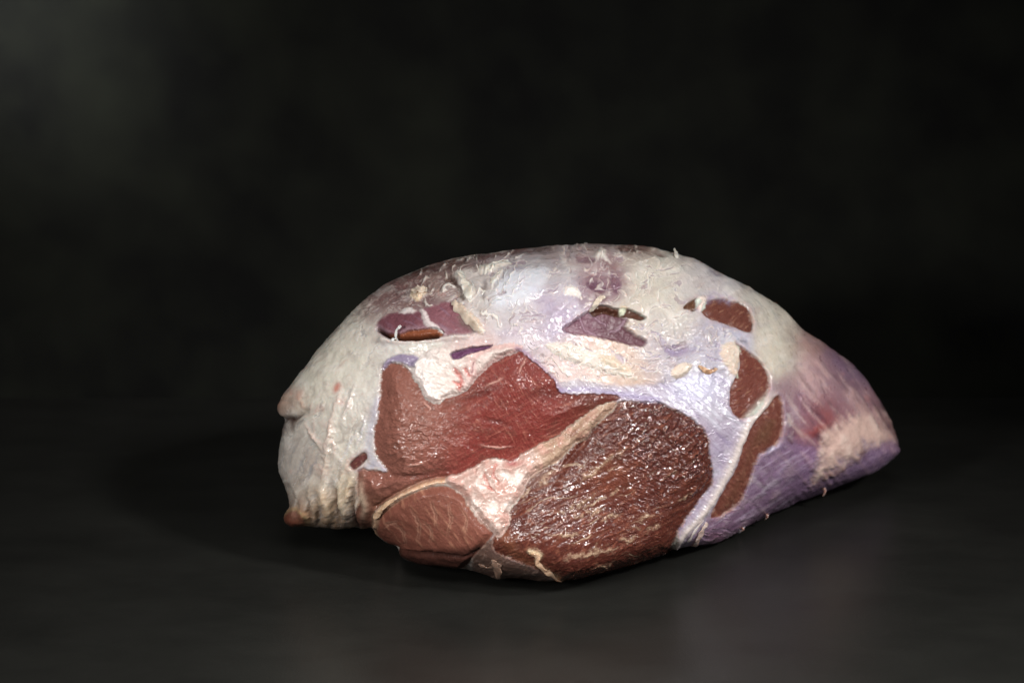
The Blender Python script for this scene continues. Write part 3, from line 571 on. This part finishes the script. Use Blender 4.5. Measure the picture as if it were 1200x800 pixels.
q00 = ids[:-1]; q01 = np.roll(ids, -1, 1)[:-1]; q10 = ids[1:]; q11 = np.roll(ids, -1, 1)[1:]
QUADS = np.stack([q00, q10, q11, q01], -1).reshape(-1, 4)
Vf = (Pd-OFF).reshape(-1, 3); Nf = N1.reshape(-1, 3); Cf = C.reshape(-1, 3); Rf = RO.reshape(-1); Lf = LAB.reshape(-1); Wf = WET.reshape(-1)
v = Vf[QUADS[NT*100]]; fn = np.cross(v[1]-v[0], v[2]-v[0])
if fn @ Nf[QUADS[NT*100][0]] < 0: QUADS = QUADS[:, ::-1]
flip = fn @ Nf[QUADS[NT*100][0]] < 0
QL = Lf[QUADS]; same = (QL == QL[:, :1]).all(1)
interior = np.zeros(len(Vf), bool)
LABELS = {1: None, 2: 'reddish brown lean muscle with pink middle', 3: 'dark coarse grained muscle with glints', 4: 'pale cut muscle end at lower left', 5: 'white fat seam between the muscles', 6: 'white fat flap with blood spots'}
for pid, (name, mk) in PARTS.items():
    if pid == 0: continue
    fsel = same & (QL[:, 0] == pid)
    if fsel.sum() < 30: continue
    out = np.zeros(len(Vf), bool); out[QUADS[~fsel].ravel()] = True
    inn = np.zeros(len(Vf), bool); inn[QUADS[fsel].ravel()] = True
    it = inn & ~out
    fsel &= it[QUADS].any(1)
    interior |= it
    Q = QUADS[fsel]; used, inv = np.unique(Q.ravel(), return_inverse=True)
    me = mesh_from(name, Vf[used], inv.reshape(-1, 4), Nf[used], Cf[used], Rf[used], MAT[mk], None, Wf[used])
    part(name, me, LABELS.get(pid))
Vc = Vf.copy(); Vc[interior] -= Nf[interior]*0.003
caps = []
cen = np.stack([Vc[:NT].mean(0), Vc[-NT:].mean(0)])
k = np.arange(NT); kn = (k+1) % NT
c0 = len(Vc); c1 = c0+1
t0 = np.stack([np.full(NT, c0), k, kn], 1); b0 = (NRW-1)*NT
t1 = np.stack([np.full(NT, c1), b0+kn, b0+k], 1)
if flip: t0 = t0[:, ::-1]; t1 = t1[:, ::-1]
body = mesh_from('fat_cover', np.concatenate([Vc, cen]), QUADS, np.concatenate([Nf, Nf[:1], Nf[-1:]]), np.concatenate([Cf, Cf[:1], Cf[-1:]]), np.concatenate([Rf, Rf[:1], Rf[-1:]]), MAT['fat'], np.concatenate([t0, t1]), np.concatenate([Wf, Wf[:1], Wf[-1:]]))
part('fat_cover', body, 'white and cream fat covering the joint')

# ------------------------------------------------------------------ loose tags, shreds and lumps of fat on the surface
def surf(px, py):
    t = math.atan2(py-CY, px-CX); r = math.hypot(px-CX, py-CY)
    j = int(round((t+math.pi)/(2*math.pi)*NT)) % NT
    i = int(np.argmin(np.abs(RE[:NF, j]-r)))
    return Pd[i, j]-OFF, N1[i, j]
def ribbon(name, pts, wid, thick, col, lift, mat='fat', rgh=.42, seed=0, curl=0.0):
    """pts: pixels along the strip; wid, lift in mm per point"""
    rg = np.random.default_rng(seed)
    pp = spline(pts, 6, False); n = len(pp)
    tt = np.linspace(0, 1, n); kx = np.linspace(0, 1, len(pts))
    wd = np.interp(tt, kx, wid)*0.00135; lf = np.interp(tt, kx, lift)*0.00075
    c3 = []; nn = []
    for p_, l_ in zip(pp, lf):
        a_, b_ = surf(*p_); c3.append(a_+b_*l_); nn.append(b_)
    c3 = np.array(c3); nn = np.array(nn)
    tg = np.gradient(c3, axis=0); tg /= np.linalg.norm(tg, axis=1)[:, None]+1e-9
    sd_ = np.cross(tg, nn); sd_ /= np.linalg.norm(sd_, axis=1)[:, None]+1e-9
    nn = np.cross(sd_, tg)
    M = 12; V = []
    for i in range(n):
        w_ = wd[i]*(1+.35*rg.normal()*.6); t_ = thick*0.0006*(1+.25*rg.normal())
        if i in (0, n-1): w_ *= .45; t_ *= .5
        ph = curl*math.sin(i*.9+seed)
        s_ = sd_[i]*math.cos(ph)+nn[i]*math.sin(ph); u_ = -sd_[i]*math.sin(ph)+nn[i]*math.cos(ph)
        for k in range(M):
            a_ = 2*math.pi*k/M; j_ = 1+.08*rg.normal()
            V.append(c3[i]+s_*math.cos(a_)*w_*.5*j_+u_*math.sin(a_)*t_*.5*j_)
    V = np.array(V); Q = []
    for i in range(n-1):
        for k in range(M):
            Q.append((i*M+k, i*M+(k+1) % M, (i+1)*M+(k+1) % M, (i+1)*M+k))
    c0 = c3[0]; c1 = c3[-1]; V = np.concatenate([V, [c0, c1]])
    T = [(n*M, (k+1) % M, k) for k in range(M)]+[(n*M+1, (n-1)*M+k, (n-1)*M+(k+1) % M) for k in range(M)]
    cl = np.tile(lin(col), (len(V), 1))*(1+.12*rg.normal(size=(len(V), 1)))
    me = mesh_from(name, V, np.array(Q), None, np.clip(cl, 0, .9), np.full(len(V), rgh), MAT[mat], np.array(T))
    o = part(name, me); md = o.modifiers.new('smooth', 'SUBSURF'); md.levels = 1; md.render_levels = 2
    return o
def lump(name, px, py, sx, sy, sz, col, mat='fat', seed=0, lift=.3, amp=.35, freq=1.6):
    """crumpled scrap: sizes in mm (across, along, thick)"""
    c_, n_ = surf(px, py); n_ = n_/np.linalg.norm(n_)
    xa = np.cross((0, 0, 1), n_); xa = xa/(np.linalg.norm(xa)+1e-9); xa = -xa if xa[0] < 0 else xa
    ya = np.cross(n_, xa)
    A, B = 28, 16; V = []
    for i in range(B+1):
        f = math.pi*(0.02+.96*i/B)
        for j in range(A):
            g = 2*math.pi*j/A; V.append((math.sin(f)*math.cos(g), math.sin(f)*math.sin(g), math.cos(f)))
    V = np.array(V)
    nz = fbm(V[:, 0]*freq+seed*7.1, V[:, 1]*freq, V[:, 2]*freq+seed, 3); nz2 = fbm(V[:, 0]*freq*2.5, V[:, 1]*freq*2.5+seed*3.3, V[:, 2]*2, 3)
    V = V*(1+amp*2*nz+amp*nz2)[:, None]
    W = c_+(V[:, :1]*sx*xa+V[:, 1:2]*sy*ya+V[:, 2:]*sz*.6*n_)*.0005+n_*lift*.001
    W = W+n_*(nz2*.0012)[:, None]*(sz/3)
    Q = [(i*A+j, (i+1)*A+j, (i+1)*A+(j+1) % A, i*A+(j+1) % A) for i in range(B) for j in range(A)]
    W = np.concatenate([W, [W[:A].mean(0), W[-A:].mean(0)]]); e = len(W)
    T = [(e-2, j, (j+1) % A) for j in range(A)]+[(e-1, B*A+(j+1) % A, B*A+j) for j in range(A)]
    cl = np.tile(lin(col), (e, 1))*(1+.35*np.concatenate([nz2, [0, 0]]))[:, None]
    me = mesh_from(name, W, np.array(Q), None, np.clip(cl, .01, .9), np.full(e, .4), MAT[mat], np.array(T))
    return part(name, me)
W1, W2, W3 = (226, 214, 200), (214, 194, 176), (236, 230, 224)
rb_ = [
 ([(461,401),(464,395),(469,388),(475,385)],[1.6,1.2,1.2,2.2],1.2,W3,[0,2.5,4.5,5.5]),
 ([(487,336),(489,342),(496,343),(499,340)],[2.6,4,3.4,1.6],1.4,W2,[.3,1.0,1.6,2.0]),
 ([(531,354),(541,366),(553,378),(563,389)],[3.2,4.4,4.2,2.0],1.6,W2,[.3,.8,.9,.3]),
 ([(538,320),(544,330),(549,341),(550,352)],[3,3.6,4.4,2.4],1.2,W1,[.2,.6,.8,.3]),
 ([(575,333),(580,326),(587,318)],[2,2.6,1.4],1.2,W1,[.3,.8,.6]),
 ([(568,322),(574,312),(584,308),(596,305)],[1.5,2,2,1.2],.9,W1,[.2,.6,.6,.2]),
 ([(692,364),(698,356),(703,350),(710,348)],[2.2,2.8,2.2,1.2],1.0,W2,[.4,1.4,1.6,1.0]),
 ([(792,303),(791,299),(789,296)],[2.4,1.8,.8],1.0,W1,[.4,2.2,4.0]),
 ([(818,428),(824,434),(832,435),(840,432)],[1.6,2.2,2.4,1.2],1.1,(190,150,120),[.6,1.2,1.4,1.2]),
 ([(440,604),(447,597),(456,589),(468,581)],[2,2.4,2.2,1.6],1.2,(206,170,140),[1,1.4,1.2,.6]),
 ([(812,640),(818,630),(822,618),(828,612)],[3,4,3.4,2.0],1.4,(196,170,160),[.8,1.4,1.4,.8]),
 ([(806,634),(812,622),(822,608)],[1.6,2.4,1.4],1.0,(214,196,190),[.6,1.0,.5]),
 ([(866,623),(868,619),(872,616)],[1.6,2.0,1.2],.9,(206,196,210),[1.2,1.2,.6]),
 ([(620,646),(630,649),(630,658),(641,668),(657,679)],[1.6,2.6,2.2,2.6,2.2],1.0,(206,164,136),[.6,.9,.8,.9,1.0]),
 ([(579,655),(583,664),(585,676)],[3,4,2.0],1.2,(150,120,104),[.6,1.2,1.2]),
 ([(561,660),(574,664),(588,660)],[2,3,2],1.0,(140,112,98),[.4,1.0,.8]),
]
for i, (p_, w_, t_, c_, l_) in enumerate(rb_):
    ribbon('fat_shred', p_, w_, t_, c_, l_, seed=i+3, curl=.25)
# hanging drips under the right edge
def drip(px, py, ln_):
    c_, n_ = surf(px, py); V = []; M = 8; n = 7
    for i in range(n):
        t = i/(n-1); r_ = .0011*(1-.75*t)+.0002
        for k in range(M):
            a_ = 2*math.pi*k/M; V.append(c_+np.array([math.cos(a_)*r_+.0012*math.sin(3*t), -.001*(1-t)+math.sin(a_)*r_, .001-t*ln_]))
    V = np.array(V); V[:, 2] = np.maximum(V[:, 2], .0004)
    Q = [(i*M+k, i*M+(k+1) % M, (i+1)*M+(k+1) % M, (i+1)*M+k) for i in range(n-1) for k in range(M)]
    me = mesh_from('fat_shred', V, np.array(Q), None, np.tile(lin((190, 150, 140)), (len(V), 1)), np.full(len(V), .35), MAT['fat'])
    part('fat_shred', me)
for x, y, l in [(964,572,.006),(897,603,.004),(868,618,.003)]: drip(x, y, l)

# ------------------------------------------------------------------ table and wall
def slab(name, lo, hi, mat, bev=.002):
    import bmesh
    bm = bmesh.new(); bmesh.ops.create_cube(bm, size=1)
    for v_ in bm.verts:
        v_.co = Vector([(lo[i]+hi[i])/2+v_.co[i]*(hi[i]-lo[i]) for i in range(3)])
    bmesh.ops.bevel(bm, geom=list(bm.edges), offset=bev, segments=2, affect='EDGES')
    me = bpy.data.meshes.new(name); bm.to_mesh(me); bm.free(); me.materials.append(mat)
    o = bpy.data.objects.new(name, me); COL.objects.link(o); o['kind'] = 'structure'; return o
m, t, b = nodes('dark_stone_top')
tc = t.nodes.new('ShaderNodeTexCoord'); mp = t.nodes.new('ShaderNodeMapping'); mp.inputs['Scale'].default_value = (1, 1.7, 1)
n1 = t.nodes.new('ShaderNodeTexNoise'); n1.inputs['Scale'].default_value = 9; n1.inputs['Detail'].default_value = 9; n1.inputs['Roughness'].default_value = .65
n2 = t.nodes.new('ShaderNodeTexNoise'); n2.inputs['Scale'].default_value = 900; n2.inputs['Detail'].default_value = 2
t.links.new(tc.outputs['Object'], mp.inputs[0]); t.links.new(mp.outputs[0], n1.inputs[0]); t.links.new(tc.outputs['Object'], n2.inputs[0])
cr = t.nodes.new('ShaderNodeValToRGB'); cr.color_ramp.elements[0].position = .3; cr.color_ramp.elements[1].position = .75
cr.color_ramp.elements[0].color = (.0105, .0105, .0096, 1); cr.color_ramp.elements[1].color = (.018, .018, .0162, 1)
t.links.new(n1.outputs[0], cr.inputs[0])
cs = t.nodes.new('ShaderNodeValToRGB'); cs.color_ramp.elements[0].position = .70; cs.color_ramp.elements[1].position = .82
mx = t.nodes.new('ShaderNodeMixRGB'); mx.inputs[2].default_value = (.04, .04, .036, 1)
t.links.new(n2.outputs[0], cs.inputs[0]); t.links.new(cs.outputs[0], mx.inputs[0]); t.links.new(cr.outputs[0], mx.inputs[1])
t.links.new(mx.outputs[0], b.inputs['Base Color'])
mr = t.nodes.new('ShaderNodeMapRange'); mr.inputs['To Min'].default_value = .26; mr.inputs['To Max'].default_value = .42
t.links.new(n1.outputs[0], mr.inputs[0]); t.links.new(mr.outputs[0], b.inputs['Roughness'])
bp = t.nodes.new('ShaderNodeBump'); bp.inputs['Strength'].default_value = .25; bp.inputs['Distance'].default_value = .0006
t.links.new(n2.outputs[0], bp.inputs['Height']); t.links.new(bp.outputs[0], b.inputs['Normal'])
b.inputs['Specular IOR Level'].default_value = .17
slab('table_top', (-1.3, -.75, -.04), (1.3, WALL_Y-.0003, 0.0), m)
m, t, b = nodes('dark_wall_paint')
tc = t.nodes.new('ShaderNodeTexCoord'); n1 = t.nodes.new('ShaderNodeTexNoise'); n1.inputs['Scale'].default_value = 14; n1.inputs['Detail'].default_value = 6
t.links.new(tc.outputs['Object'], n1.inputs[0])
cr = t.nodes.new('ShaderNodeValToRGB'); cr.color_ramp.elements[0].position = .35; cr.color_ramp.elements[1].position = .72
cr.color_ramp.elements[0].color = (.0072, .0072, .0069, 1); cr.color_ramp.elements[1].color = (.0140, .0148, .0116, 1)
t.links.new(n1.outputs[0], cr.inputs[0]); t.links.new(cr.outputs[0], b.inputs['Base Color'])
b.inputs['Roughness'].default_value = .95; b.inputs['Specular IOR Level'].default_value = .02
slab('backdrop_wall', (-1.6, WALL_Y, -.1), (1.6, WALL_Y+.03, 1.4), m)
